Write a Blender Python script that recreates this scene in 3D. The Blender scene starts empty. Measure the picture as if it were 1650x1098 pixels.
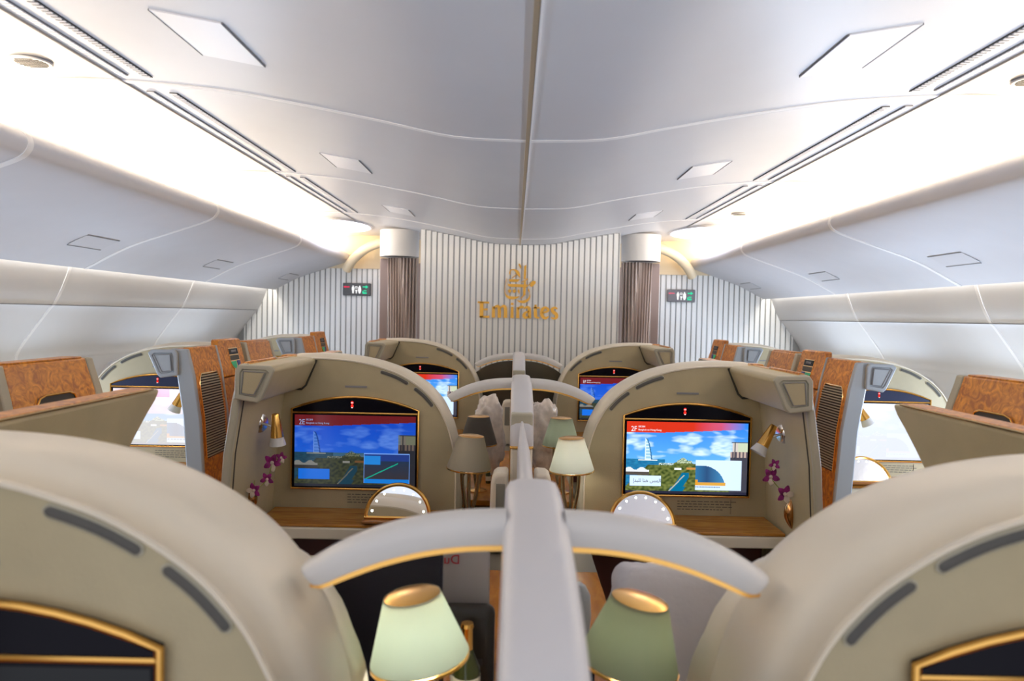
import bpy, bmesh, math, random
from mathutils import Vector, noise
random.seed(7)
C = bpy.context.scene.collection
H = 1.60            # eye height; many heights below are given relative to it
PI = math.pi
def R(a): return math.radians(a)

# ------------------------------------------------------------------ materials
def new_mat(name):
    m = bpy.data.materials.new(name); m.use_nodes = True
    return m, m.node_tree.nodes, m.node_tree.links, m.node_tree.nodes['Principled BSDF']
def mat(name, col, rough=0.5, metal=0.0, bump=0.0, bscale=200.0, var=0.0, vscale=6.0, spec=0.5, coat=0.0):
    m, N, L, p = new_mat(name)
    p.inputs['Base Color'].default_value = (*col, 1); p.inputs['Roughness'].default_value = rough
    p.inputs['Metallic'].default_value = metal; p.inputs['Specular IOR Level'].default_value = spec
    p.inputs['Coat Weight'].default_value = coat
    tc = N.new('ShaderNodeTexCoord')
    if var > 0:
        n = N.new('ShaderNodeTexNoise'); n.inputs['Scale'].default_value = vscale; n.inputs['Detail'].default_value = 4
        L.new(tc.outputs['Object'], n.inputs['Vector'])
        r = N.new('ShaderNodeValToRGB')
        r.color_ramp.elements[0].position = .3; r.color_ramp.elements[1].position = .7
        r.color_ramp.elements[0].color = tuple(c*(1-var) for c in col)+(1,)
        r.color_ramp.elements[1].color = tuple(min(1, c*(1+var)) for c in col)+(1,)
        L.new(n.outputs['Fac'], r.inputs['Fac']); L.new(r.outputs['Color'], p.inputs['Base Color'])
    if bump > 0:
        n2 = N.new('ShaderNodeTexNoise'); n2.inputs['Scale'].default_value = bscale; n2.inputs['Detail'].default_value = 3
        L.new(tc.outputs['Object'], n2.inputs['Vector'])
        b = N.new('ShaderNodeBump'); b.inputs['Strength'].default_value = bump; b.inputs['Distance'].default_value = .002
        L.new(n2.outputs['Fac'], b.inputs['Height']); L.new(b.outputs['Normal'], p.inputs['Normal'])
    return m
def wood_mat(name, c0, c1, stretch=(3, 3, 3), dist=2.5, rough=.25):
    m, N, L, p = new_mat(name)
    tc = N.new('ShaderNodeTexCoord'); mp = N.new('ShaderNodeMapping'); mp.inputs['Scale'].default_value = stretch
    L.new(tc.outputs['Object'], mp.inputs['Vector'])
    n = N.new('ShaderNodeTexNoise'); n.inputs['Scale'].default_value = 7; n.inputs['Detail'].default_value = 8
    n.inputs['Distortion'].default_value = dist; L.new(mp.outputs['Vector'], n.inputs['Vector'])
    r = N.new('ShaderNodeValToRGB')
    r.color_ramp.elements[0].position = .35; r.color_ramp.elements[1].position = .68
    r.color_ramp.elements[0].color = (*c0, 1); r.color_ramp.elements[1].color = (*c1, 1)
    L.new(n.outputs['Fac'], r.inputs['Fac']); L.new(r.outputs['Color'], p.inputs['Base Color'])
    p.inputs['Roughness'].default_value = rough; p.inputs['Coat Weight'].default_value = .08; p.inputs['Coat Roughness'].default_value = .12
    return m
def emit(name, col, s):
    m = bpy.data.materials.new(name); m.use_nodes = True; N = m.node_tree.nodes; L = m.node_tree.links
    N.remove(N['Principled BSDF']); e = N.new('ShaderNodeEmission')
    e.inputs['Color'].default_value = (*col, 1); e.inputs['Strength'].default_value = s
    L.new(e.outputs[0], N['Material Output'].inputs['Surface']); return m
def screen_mat(name, s):
    m = emit(name, (1, 1, 1), s); N = m.node_tree.nodes; L = m.node_tree.links
    a = N.new('ShaderNodeVertexColor'); a.layer_name = 'Col'
    e = [n for n in N if n.type == 'EMISSION'][0]; L.new(a.outputs['Color'], e.inputs['Color'])
    g = N.new('ShaderNodeBsdfGlossy'); g.inputs['Roughness'].default_value = .15; g.inputs['Color'].default_value = (.03, .03, .03, 1)
    ad = N.new('ShaderNodeAddShader'); L.new(e.outputs[0], ad.inputs[0]); L.new(g.outputs[0], ad.inputs[1])
    L.new(ad.outputs[0], N['Material Output'].inputs['Surface']); return m

LEATHER = mat('beige_leather', (.43, .364, .22), .5, bump=.25, bscale=260, var=.05, vscale=9)
LEATHER_L = mat('pale_leather', (.50, .44, .33), .45, bump=.2, bscale=260, var=.03)
SHELL = mat('cream_shell', (.76, .685, .545), .38, bump=.08, bscale=300, var=.02)
GROOVE = mat('groove_dark', (.05, .045, .03), .8)
CAPW = mat('pearl_cap', (.64, .63, .64), .35)
ARCHW = mat('pearl_arch', (.64, .62, .59), .32)
TRIMG = mat('blue_grey_trim', (.36, .39, .42), .38)
TRIMB = mat('cream_grey_trim', (.40, .37, .275), .4)
WHITE = mat('white_panel', (.74, .74, .77), .42, var=.01)
WHITEC = mat('white_ceiling', (.605, .61, .64), .38, var=.01)
BINW = mat('white_bin', (.63, .63, .66), .6, var=.015)
WALLW = mat('white_sidewall', (.70, .70, .71), .5, var=.01)
JOINT = mat('joint_strip', (.84, .83, .83), .5)
SEAML = mat('edge_line', (.42, .38, .34), .5)
VENTG = mat('vent_grey', (.10, .095, .085), .8, bump=.5, bscale=900)
GREYL = mat('grey_line', (.22, .22, .23), .6)
DARKL = mat('dark_line', (.05, .05, .05), .6)
BURL = wood_mat('burl_wood', (.36, .105, .006), (.78, .32, .03), rough=.38)
DESKW = wood_mat('desk_wood', (.36, .125, .010), (.56, .235, .03), stretch=(1.2, 8, 8), dist=.6, rough=.22)
COUNTERW = wood_mat('counter_wood', (.36, .115, .010), (.56, .21, .025), stretch=(4, 1, 4), dist=.6, rough=.2)
GOLD = mat('polished_gold', (.90, .50, .13), .2, metal=1)
GOLDL = mat('pale_gold', (.95, .66, .32), .2, metal=1)
CHROME = mat('chrome', (.75, .76, .8), .2, metal=1)
BRONZE = mat('bronze_tube', (.50, .38, .24), .15, metal=1)
BLACK = mat('black_gloss', (.004, .003, .007), .25, spec=.12)
BLACKC = mat('black_cloth', (.006, .004, .012), .8)
FRONT = mat('wall_panel_board', (.88, .87, .83), .38)
FRONTG = mat('wall_groove_metal', (.38, .38, .37), .3, metal=.7)
CURT = mat('mauve_curtain', (.52, .42, .36), .75, bump=.3, bscale=500)
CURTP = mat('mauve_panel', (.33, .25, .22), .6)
HOUS = mat('curtain_housing', (.80, .77, .72), .4)
SOFF = mat('cream_soffit', (.78, .64, .42), .5)
CARPET = mat('carpet', (.22, .17, .11), .95, bump=.5, bscale=400, var=.2, vscale=60)
BURG = mat('burgundy', (.10, .022, .015), .5)
SIGNG = mat('sign_grey', (.10, .10, .10), .4)
SIGNG2 = mat('sign_grey_light', (.19, .18, .19), .4)
FROST = mat('frosted_glass', (.72, .70, .68), .25)
PILLOW = mat('white_pillow', (.60, .57, .58), .6, bump=.5, bscale=60)
PLASTIC = mat('plastic_wrap', (.68, .60, .52), .22, bump=1.0, bscale=45, var=.15, vscale=30, coat=.4)
PAPER = mat('white_paper', (.42, .38, .36), .7)
RED = mat('red_ink', (.45, .01, .02), .5)
PETAL = mat('magenta_petal', (.28, .012, .16), .5, var=.5, vscale=60)
PETALW = mat('pale_petal', (.75, .62, .5), .5)
STEMG = mat('green_stem', (.25, .28, .05), .6)
MIRROR = mat('mirror_glass', (.88, .89, .92), .02, metal=1)
LOUVB = mat('louver_back', (.025, .022, .015), .7)
LOUV = mat('louver_slat', (.42, .38, .28), .4)
NAVY = mat('band_navy', (.012, .014, .045), .35, spec=.15)
OLIVE = mat('olive_bottle', (.05, .06, .015), .1)
DKLAMP = mat('console_grey', (.17, .15, .12), .5)
INK = mat('ink', (.09, .085, .07), .7)
LATCHM = mat('latch_white', (.61, .61, .64), .6)
HATCHM = mat('hatch_white', (.76, .765, .80), .3)
DOMEM = emit('dome_glow', (.93, .90, 1.0), 5)
BULB = emit('mirror_bulb', (1, .95, .85), 14)
DAY = emit('daylight', (.62, .78, 1.0), 3.0)
EWHITE = emit('sign_white', (1, 1, 1), 1.1)
ERED = emit('sign_red', (1, .05, .12), .9)
ERED2 = emit('sign_pink', (1, .22, .30), .8)
EGREEN = emit('sign_green', (.05, .85, .45), .9)
LOGOR = emit('indicator_red', (1, .03, .02), 1.0)
LOGOW = emit('indicator_white', (1, .8, .8), .9)
def shade_mat(name, col, glow, s):
    m, N, L, p = new_mat(name)
    p.inputs['Base Color'].default_value = (*col, 1); p.inputs['Roughness'].default_value = .55
    p.inputs['Emission Color'].default_value = (*glow, 1); p.inputs['Emission Strength'].default_value = s
    return m

# ------------------------------------------------------------------ mesh tools
class M:
    def __init__(s): s.v = []; s.f = []; s.m = []
    def add(s, vs, fs, mi=0):
        b = len(s.v); s.v += [tuple(v) for v in vs]
        for f in fs: s.f.append(tuple(b+i for i in f)); s.m.append(mi)
        return s
    def box(s, x0, x1, y0, y1, z0, z1, mi=0):
        v = [(x, y, z) for x in (x0, x1) for y in (y0, y1) for z in (z0, z1)]
        return s.add(v, [(0,1,3,2),(4,6,7,5),(0,4,5,1),(2,3,7,6),(0,2,6,4),(1,5,7,3)], mi)
    def loft(s, rings, closed=True, cap=True, mi=0, wrap=False):
        n = len(rings[0]); vs = [p for r in rings for p in r]; fs = []
        m = len(rings)
        for i in range(m if wrap else m-1):
            for j in range(n if closed else n-1):
                a = i*n+j; b = i*n+(j+1) % n; c = ((i+1) % m)*n+(j+1) % n; d = ((i+1) % m)*n+j
                fs.append((a, b, c, d))
        if cap and closed and not wrap:
            fs.append(tuple(range(n-1, -1, -1))); fs.append(tuple((m-1)*n+k for k in range(n)))
        return s.add(vs, fs, mi)
    def prism(s, poly, axis, a, b, mi=0):
        def P(p, t):
            return (t, p[0], p[1]) if axis == 'x' else ((p[0], t, p[1]) if axis == 'y' else (p[0], p[1], t))
        return s.loft([[P(p, a) for p in poly], [P(p, b) for p in poly]], mi=mi)
    def tube(s, pts, r, seg=10, closed=False, mi=0):
        pts = [Vector(p) for p in pts]; n = len(pts); rings = []; up = None
        for i, p in enumerate(pts):
            if closed: t = (pts[(i+1) % n]-pts[i-1])
            else: t = pts[min(i+1, n-1)]-pts[max(i-1, 0)]
            t = t.normalized() if t.length > 1e-9 else Vector((0, 0, 1))
            if up is None:
                up = Vector((0, 0, 1)) if abs(t.z) < .9 else Vector((0, 1, 0))
            x = t.cross(up).normalized(); up = x.cross(t).normalized()
            rr = r[i] if isinstance(r, (list, tuple)) else r
            rings.append([p+(x*math.cos(2*PI*k/seg)+up*math.sin(2*PI*k/seg))*rr for k in range(seg)])
        return s.loft(rings, mi=mi, wrap=closed)
    def lathe(s, prof, c=(0, 0, 0), seg=32, mi=0, axis=None, cap=False):
        rings = []
        c = Vector(c)
        q = Vector((0, 0, 1)).rotation_difference(Vector(axis).normalized()) if axis else None
        for r, z in prof:
            ring = []
            for k in range(seg):
                p = Vector((r*math.cos(2*PI*k/seg), r*math.sin(2*PI*k/seg), z))
                if q: p = q @ p
                ring.append(c+p)
            rings.append(ring)
        return s.loft(rings, cap=cap, mi=mi)
    def ball(s, c, r, seg=12, rings=8, mi=0):
        rx, ry, rz = r if isinstance(r, (tuple, list)) else (r, r, r)
        R_ = []
        for i in range(rings+1):
            a = -PI/2+PI*i/rings
            R_.append([(c[0]+rx*max(.001, math.cos(a))*math.cos(2*PI*k/seg), c[1]+ry*max(.001, math.cos(a))*math.sin(2*PI*k/seg), c[2]+rz*math.sin(a)) for k in range(seg)])
        return s.loft(R_, mi=mi)
    def build(s, name, mats, parent=None, mir=1, bevel=0, smooth=True, ang=35, bseg=2):
        me = bpy.data.meshes.new(name)
        vs = [(v[0]*mir, v[1], v[2]) for v in s.v]
        me.from_pydata(vs, [], s.f)
        if not isinstance(mats, (list, tuple)): mats = [mats]
        for m in mats: me.materials.append(m)
        me.polygons.foreach_set('material_index', s.m)
        bm = bmesh.new(); bm.from_mesh(me); bmesh.ops.recalc_face_normals(bm, faces=bm.faces); bm.to_mesh(me); bm.free()
        if smooth:
            me.polygons.foreach_set('use_smooth', [True]*len(me.polygons))
            me.set_sharp_from_angle(angle=R(ang))
        me.update()
        o = bpy.data.objects.new(name, me); C.objects.link(o)
        if parent: o.parent = parent
        if bevel:
            b = o.modifiers.new('bevel', 'BEVEL'); b.width = bevel; b.segments = bseg; b.limit_method = 'ANGLE'; b.angle_limit = R(40)
            b.harden_normals = False
        return o
def tag(o, label=None, cat=None, group=None, kind=None):
    if label: o['label'] = label
    if cat: o['category'] = cat
    if group: o['group'] = group
    if kind: o['kind'] = kind
    return o
def thing(name, label, cat, loc=(0, 0, 0), group=None):
    o = bpy.data.objects.new(name, None); o.empty_display_size = .05; C.objects.link(o)
    o.location = loc; return tag(o, label, cat, group)
def copy_tree(o, loc=None, label=None, parent=None, drop=()):
    c = o.copy(); C.objects.link(c)
    if parent: c.parent = parent
    if loc is not None: c.location = loc
    if label: c['label'] = label
    for ch in list(o.children):
        if ch.name.split('.')[0] in drop: continue
        copy_tree(ch, parent=c)
    return c
def cr(pts, n=6):                                   # Catmull-Rom through pts
    out = []; P = [Vector(p) for p in pts]
    P = [P[0]*2-P[1]]+P+[P[-1]*2-P[-2]]
    for i in range(1, len(P)-2):
        for k in range(n):
            t = k/n; a, b, c, d = P[i-1], P[i], P[i+1], P[i+2]
            out.append(.5*((2*b)+(c-a)*t+(2*a-5*b+4*c-d)*t*t+(3*b-a-3*c+d)*t**3))
    out.append(P[-2]); return out
def text(name, s, size, m, parent, loc, rot=(PI/2, 0, 0), mirror=False, extrude=.0004, align='LEFT', sx=1):
    cu = bpy.data.curves.new(name, 'FONT'); cu.body = s; cu.size = size; cu.extrude = extrude; cu.align_x = align; cu.resolution_u = 3
    t = bpy.data.objects.new(name, cu); C.objects.link(t)
    dg = bpy.context.evaluated_depsgraph_get()
    me = bpy.data.meshes.new_from_object(t.evaluated_get(dg)); bpy.data.objects.remove(t)
    me.materials.clear(); me.materials.append(m)
    if mirror or sx != 1:
        for v in me.vertices: v.co.x *= (-1 if mirror else 1)*sx
    o = bpy.data.objects.new(name, me); C.objects.link(o); o.location = loc; o.rotation_euler = rot
    if parent: o.parent = parent
    return o

# ------------------------------------------------------------------ cabin shell
Y0, Y1 = -.62, 7.1
J = [-.62, .90, 2.42, 3.94, 5.46, 7.06]
CEIL = [(0, .59), (.25, .60), (.48, .645), (.72, .69), (1.03, .74), (1.37, .765), (1.62, .765), (1.80, .74), (1.92, .67), (1.97, .55)]
BIN = [(1.95, .52), (1.84, .585), (1.76, .605), (1.71, .595), (1.68, .565), (1.685, .53), (1.73, .495), (1.90, .435), (2.165, .343), (2.41, .216)]
SIDE = [(2.52, .46), (2.495, .34), (2.49, .24), (2.54, .10), (2.585, .018), (2.590, .008), (2.625, -.03), (2.78, -.24), (2.80, -.31), (2.81, -.33), (2.84, -.5), (2.85, -.9), (2.84, -1.6)]
def band(prof, y0, y1, th, s, ny=1):
    """profile (x,z rel) swept along y with thickness outward"""
    m = M(); P = [Vector((p[0], p[1])) for p in prof]; out = []
    for i, p in enumerate(P):
        t = (P[min(i+1, len(P)-1)]-P[max(i-1, 0)]).normalized(); n = Vector((-t.y, t.x))
        out.append(p+n*th)
    ring = P+out[::-1]
    m.loft([[(q.x, y0+(y1-y0)*k/ny, H+q.y) for q in ring] for k in range(ny+1)])
    return m
cp = cr(CEIL, 4)
full = [(-p.x, p.y) for p in cp[::-1]]+[(p.x, p.y) for p in cp[1:]]
tag(band(full, Y0, 7.3, .03, 1).build('ceiling', WHITEC), kind='structure')
sp = cr(SIDE, 3)
for nm, s in (('wall_right', 1), ('wall_left', -1)):
    tag(band([(p.x, p.y) for p in sp], Y0, 7.3, .03, 1).build(nm, WALLW, mir=s), kind='structure')
tag(M().box(-2.9, 2.9, Y0, 7.3, -.03, 0).build('floor', CARPET), kind='structure')
# closing strips behind the bins
for s in (1, -1):
    tag(M().box(1.935, 2.56, Y0, 7.3, H+.50, H+.53).build('trim_1' if s > 0 else 'trim_2', WHITE, mir=s), kind='structure')
tn = 3
# raised joint strips on ceiling and side walls
for j in J[1:]:
    if j > 7: continue
    m = band([(p.x, p.y-.003) for p in cp], j-.013, j+.013, .006, 1)
    for s in (1, -1):
        tag(m.build('trim_%d' % tn, JOINT, mir=s), kind='structure'); tn += 1
        tag(band([(p.x-.004, p.y) for p in sp], j-.012, j+.012, .006, 1).build('trim_%d' % tn, JOINT, mir=s), kind='structure'); tn += 1
# ceiling centre seam
tag(M().box(-.010, .002, Y0, 5.9, H+.584, H+.592).build('trim_%d' % tn, mat('seam_gold', (.50, .42, .30), .4, metal=.5)), kind='structure'); tn += 1
tag(M().box(.003, .009, Y0, 5.9, H+.583, H+.592).build('trim_%d' % tn, JOINT), kind='structure'); tn += 1
# fine line along ceiling edge
for s in (1, -1):
    tag(M().box(1.364, 1.369, Y0, 6.4, H+.759, H+.764).build('trim_%d' % tn, SEAML, mir=s), kind='structure'); tn += 1
for s in (1, -1):
    tag(M().box(2.583, 2.588, Y0, 7.08, H+.010, H+.014).build('trim_%d' % tn, GREYL, mir=s), kind='structure'); tn += 1
# side windows with daylight
wn = 1
for s in (1, -1):
    for y in (.8, 1.32, 1.84, 2.9, 3.42, 3.94, 5.0, 5.52, 6.04):
        fr = M(); ring = lambda ry, rz, x: [(x, y+ry*(abs(math.cos(a))**.6)*(1 if math.cos(a) > 0 else -1), H-.58+rz*(abs(math.sin(a))**.6)*(1 if math.sin(a) > 0 else -1)) for a in [2*PI*k/32 for k in range(32)]]
        fr.loft([ring(.19, .23, 2.835), ring(.18, .22, 2.80), ring(.13, .17, 2.80), ring(.12, .16, 2.83)], cap=False, wrap=True)
        w = tag(fr.build('window_%d' % wn, WALLW, mir=s), kind='structure')
        M().loft([ring(.125, .165, 2.825), ring(.125, .165, 2.829)]).build('pane', DAY, w, mir=s)
        wn += 1
# overhead bins
ROWN = ['nearest', 'second', 'third', 'fourth', 'farthest']
bp = cr(BIN, 4)
def bin_(s, i):
    y0, y1 = J[i]+.006, J[i+1]-.006
    side = 'right' if s > 0 else 'left'
    t = thing('overhead_bin', 'white curved overhead bin on the %s side, %s of the row from the camera' % (side, ROWN[i]), 'overhead bin', (0, y0, 0), 'overhead bins along both sides of the cabin')
    band([(p.x, p.y) for p in bp], 0, y1-y0, .018, 1).build('bin_door', BINW, t, mir=s)
    if i > 0:
        m = M(); a = Vector((2.13, .357)); b = Vector((2.23, .308)); n = Vector((-.44, -.9)).normalized()*.002
        m.loft([[(q.x, yy, H+q.y) for q in (a+n, b+n, b-n, a-n)] for yy in (y1-y0-.44, y1-y0-.16)])
        m.build('latch', LATCHM, t, mir=s, bevel=.002)
        m = M()
        for q in (a, b):
            q = q+n*.6; m.loft([[(p.x, yy, H+p.y) for p in (q+Vector((-.003, .0015)), q+Vector((.003, -.0015)), q+n+Vector((.003, -.0015)), q+n+Vector((-.003, .0015)))] for yy in (y1-y0-.44, y1-y0-.16)])
        m.build('latch_edge', GREYL, t, mir=s)
    # pale strip painted in for light leaking between neighbouring bins
    if i > 0:
        st = band([(p.x-.002, p.y+(.003 if k < 16 else -.003)) for k, p in enumerate(bp)], y0-.020, y0+.008, .008, 1)
        tag(st.build('trim_%d' % (60+i+(10 if s < 0 else 0)), JOINT, mir=s), kind='structure')
for s in (1, -1):
    for i in range(5): bin_(s, i)

# front walls
def slats(m, x0, x1, y, z0, ztop, pitch, wid):
    x = x0
    while x < x1-.005:
        xa, xb = x, min(x+wid, x1); zt = min(ztop(xa), ztop(xb))
        m.box(xa, xb, y-.012, y, z0, zt, 0); x += pitch
zc = lambda x: H+[a.y+(b.y-a.y)*(abs(x)-a.x)/(b.x-a.x) for a, b in zip(cp, cp[1:]) if a.x <= abs(x) <= b.x+1e-9][0] if abs(x) < 1.9 else H+.6
m = M(); slats(m, -.82, .82, 5.90, 0, lambda x: zc(x)-.002, .0467, .0345)
m.box(-.82, .82, 5.90, 5.93, 0, H+.70, 1)
tag(m.build('wall_front', [FRONT, FRONTG], bevel=0), kind='structure')
def hull(x):                                        # top limit of the outer front walls
    ax = abs(x); P = [(1.2, .44), (1.60, .44), (1.75, .45), (2.165, .31), (2.41, .19), (2.60, .0), (2.9, -.6)]
    for a, b in zip(P, P[1:]):
        if a[0] <= ax <= b[0]: return H+a[1]+(b[1]-a[1])*(ax-a[0])/(b[0]-a[0])
    return H
for nm, s in (('wall_front_right', 1), ('wall_front_left', -1)):
    m = M(); slats(m, 1.30, 2.72, 7.08, 0, lambda x: H+.44, .052, .039)
    m.box(1.28, 2.8, 7.08, 7.11, 0, H+.46, 1)
    tag(m.build(nm, [FRONT, FRONTG], mir=s), kind='structure')
    # warm soffit above
    m = M().box(.80, 2.6, 7.05, 7.15, H+.44, H+.80, 0)
    tag(m.build('wall_front_soffit_' + ('right' if s > 0 else 'left'), SOFF, mir=s), kind='structure')
    m = M(); pts = cr([(1.16, 6.75, H+.70), (1.35, 6.8, H+.665), (1.50, 6.85, H+.60), (1.62, 6.9, H+.50), (1.68, 6.95, H+.42)], 5)
    m.tube(pts, .045, 12)
    tag(m.build('trim_%d' % (80+(s > 0)), SOFF, mir=s), kind='structure')
    # dark doorway opening edge beside the centre wall
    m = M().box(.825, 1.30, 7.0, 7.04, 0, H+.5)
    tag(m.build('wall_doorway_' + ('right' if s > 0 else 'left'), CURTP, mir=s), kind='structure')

# ------------------------------------------------------------------ logo on front wall
def LP(x, y, sc, ox, oy):                             # crop pixel -> wall metres
    px, py = ox+x/sc, oy+y/sc
    return ((px-836)*5.88/1150, H-(py-510)*5.88/1150)
def ribbon(m, pts, y0=5.874, y1=5.887):
    """pts: (x, z, width) centreline, extruded"""
    L_, R_ = [], []
    P = [Vector((p[0], p[1])) for p in pts]
    for i, p in enumerate(P):
        t = (P[min(i+1, len(P)-1)]-P[max(i-1, 0)]).normalized(); n = Vector((-t.y, t.x))*pts[i][2]/2
        L_.append(p+n); R_.append(p-n)
    rings = []
    for a, b in zip(L_, R_):
        rings.append([(a.x, y0, a.y), (b.x, y0, b.y), (b.x, y1, b.y), (a.x, y1, a.y)])
    m.loft(rings)
def smooth_rib(m, pts, n=5, **k):
    q = cr([(p[0], p[1], p[2]) for p in pts], n); ribbon(m, [(a.x, a.y, max(.001, a.z)) for a in q], **k)
def poly(m, pts, y0=5.874, y1=5.887): m.prism(pts, 'y', y0, y1)
logo = thing('wall_logo', 'gold airline emblem and word Emirates mounted on the fluted centre wall', 'logo', (0, 0, 0))
S = 12.2; T = lambda x, y: LP(x, y, S, 780, 410)
def cal(fn): m = M(); fn(m); return m
em = M(); w1 = 5.88/1150/S
def sr(pts, n=5): smooth_rib(em, [(*T(a, b), c*w1) for a, b, c in pts], n)
def pl(pts): poly(em, [T(a, b) for a, b in pts])
pl([(650, 200), (668, 180), (708, 235), (700, 288), (680, 265)])
sr([(492, 405, 14), (483, 360, 20), (505, 315, 18), (560, 305, 22), (610, 330, 50), (650, 380, 60), (688, 460, 6)])
pl([(522, 470), (612, 392), (624, 398), (534, 478)])
pl([(470, 495), (690, 490), (640, 543), (490, 543)])
pl([(445, 585), (830, 590), (815, 650), (490, 640), (455, 625)])
sr([(425, 480, 8), (400, 580, 6), (392, 680, 8), (400, 770, 14), (440, 830, 44), (500, 856, 56), (580, 858, 52), (640, 845, 30), (680, 825, 6)])
pl([(765, 235), (805, 205), (800, 470), (775, 490), (757, 480)])
pl([(708, 545), (835, 470), (845, 482), (800, 520), (803, 590), (765, 590), (765, 525), (715, 556)])
pl([(752, 640), (800, 640), (798, 790), (708, 878), (698, 868), (752, 805)])
for cx in (488, 580): pl([(cx-42, 722), (cx, 682), (cx+38, 722), (cx, 768)])
pl([(650, 690), (672, 690), (685, 730), (685, 780), (645, 735)])
pl([(820, 625), (905, 545), (935, 515), (990, 520), (995, 560), (960, 605), (915, 640), (880, 615), (900, 570), (830, 635)])
pl([(850, 670), (872, 680), (880, 750), (848, 715)])
sr([(636, 905, 6), (690, 925, 36), (760, 932, 54), (830, 905, 50), (875, 850, 30), (885, 780, 8), (878, 720, 4)])
em.build('emblem', mat('logo_gold', (.80, .42, .07), .3, metal=.85), logo)
LG = bpy.data.materials['logo_gold']
S2 = 4.575
def letter(strokes, mt=LG):
    m = M()
    for st in strokes:
        q = [(*LP(a, b, S2, 720, 400), c*1.22*5.88/1150/S2) for a, b, c in st]
        if len(q) > 2: smooth_rib(m, q, 4)
        else: ribbon(m, q)
    return m.build('letter', mt, logo)
letter([[(253, 402, 22), (253, 516, 22)], [(224, 404, 10), (308, 406, 12)], [(262, 456, 8), (298, 456, 14)], [(240, 512, 9), (312, 510, 14)]])
letter([[(341, 434, 16), (341, 516, 20)], [(341, 448, 8), (360, 432, 14), (378, 436, 20), (384, 460, 20), (384, 516, 20)], [(388, 448, 6), (408, 430, 12), (424, 434, 20), (430, 460, 20), (430, 516, 22)]])
letter([[(478, 434, 16), (478, 516, 21)], [(478, 404, 16), (478, 420, 16)]])
letter([[(520, 434, 16), (520, 516, 20)], [(522, 452, 8), (534, 438, 14), (552, 434, 18), (558, 442, 12)]])
letter([[(566, 444, 10), (584, 434, 14), (602, 442, 20), (606, 470, 20), (608, 516, 20)], [(604, 466, 8), (578, 474, 14), (566, 494, 20), (578, 511, 16), (604, 500, 8)]])
letter([[(650, 414, 10), (650, 470, 19), (654, 502, 18), (672, 511, 10), (680, 506, 6)], [(634, 436, 8), (680, 437, 10)]])
letter([[(700, 474, 10), (738, 462, 12), (744, 446, 14), (722, 433, 12), (702, 446, 18), (696, 474, 20), (704, 500, 20), (726, 512, 16), (748, 500, 8)]])
letter([[(810, 442, 10), (792, 433, 12), (772, 446, 18), (782, 466, 20), (804, 482, 20), (806, 504, 18), (786, 514, 12), (766, 506, 8)]])

# ------------------------------------------------------------------ lavatory signs
def sign(x, side):
    t = thing('lavatory_sign', 'dark grey lavatory sign with green and red lights on the %s fluted wall' % side, 'sign', (x, 7.055, H+.235), 'lavatory signs on the outer front walls')
    M().box(-.138, .138, -.012, .012, -.062, .062).build('sign_board', SIGNG if side == 'left' else SIGNG2, t, bevel=.008)
    w = M()
    for cx, sk in ((-.035, 0), (.03, 1)):
        w.box(cx-.012, cx+.012, -.016, -.0125, -.005, .022)
        w.prism([(cx-.012, .02), (cx+.012, .02), (cx+(.015 if sk else .008), -.012), (cx+.006, -.04), (cx-.006, -.04), (cx-(.015 if sk else .008), -.012)], 'y', -.016, -.0125)
        w.ball((cx, -.013, .03), (.007, .003, .007), 10, 6)
    w.prism([(-.015, -.006), (.010, -.006), (.002, -.02), (.001, -.04), (-.006, -.04), (-.007, -.02)], 'y', -.016, -.0125)
    for a in ((-.013, .024, .008, .029), (-.013, .008, .008, .012), (-.013, .008, -.009, .029), (.004, .008, .008, .029)):
        w.box(a[0], a[2], -.016, -.0125, a[1], a[3])
    w.build('restroom_symbol', EWHITE, t, smooth=False)
    r = M(); r.box(-.118, -.07, -.016, -.0125, .018, .028); r.prism([(-.13, .023), (-.112, .034), (-.112, .012)], 'y', -.016, -.0125)
    r.build('red_arrow', ERED if side == 'left' else ERED2, t, smooth=False)
    g = M(); g.box(.06, .09, -.016, -.0125, .02, .03); g.prism([(.115, .025), (.09, .042), (.09, .008)], 'y', -.016, -.0125)
    g.box(.058, .1, -.016, -.0125, -.042, -.028); g.box(.07, .098, -.016, -.0125, -.018, -.008); g.box(.058, .068, -.016, -.0125, -.028, -.015)
    g.build('green_arrow', EGREEN, t, smooth=False)
sign(-1.60, 'left'); sign(1.60, 'right')

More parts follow.
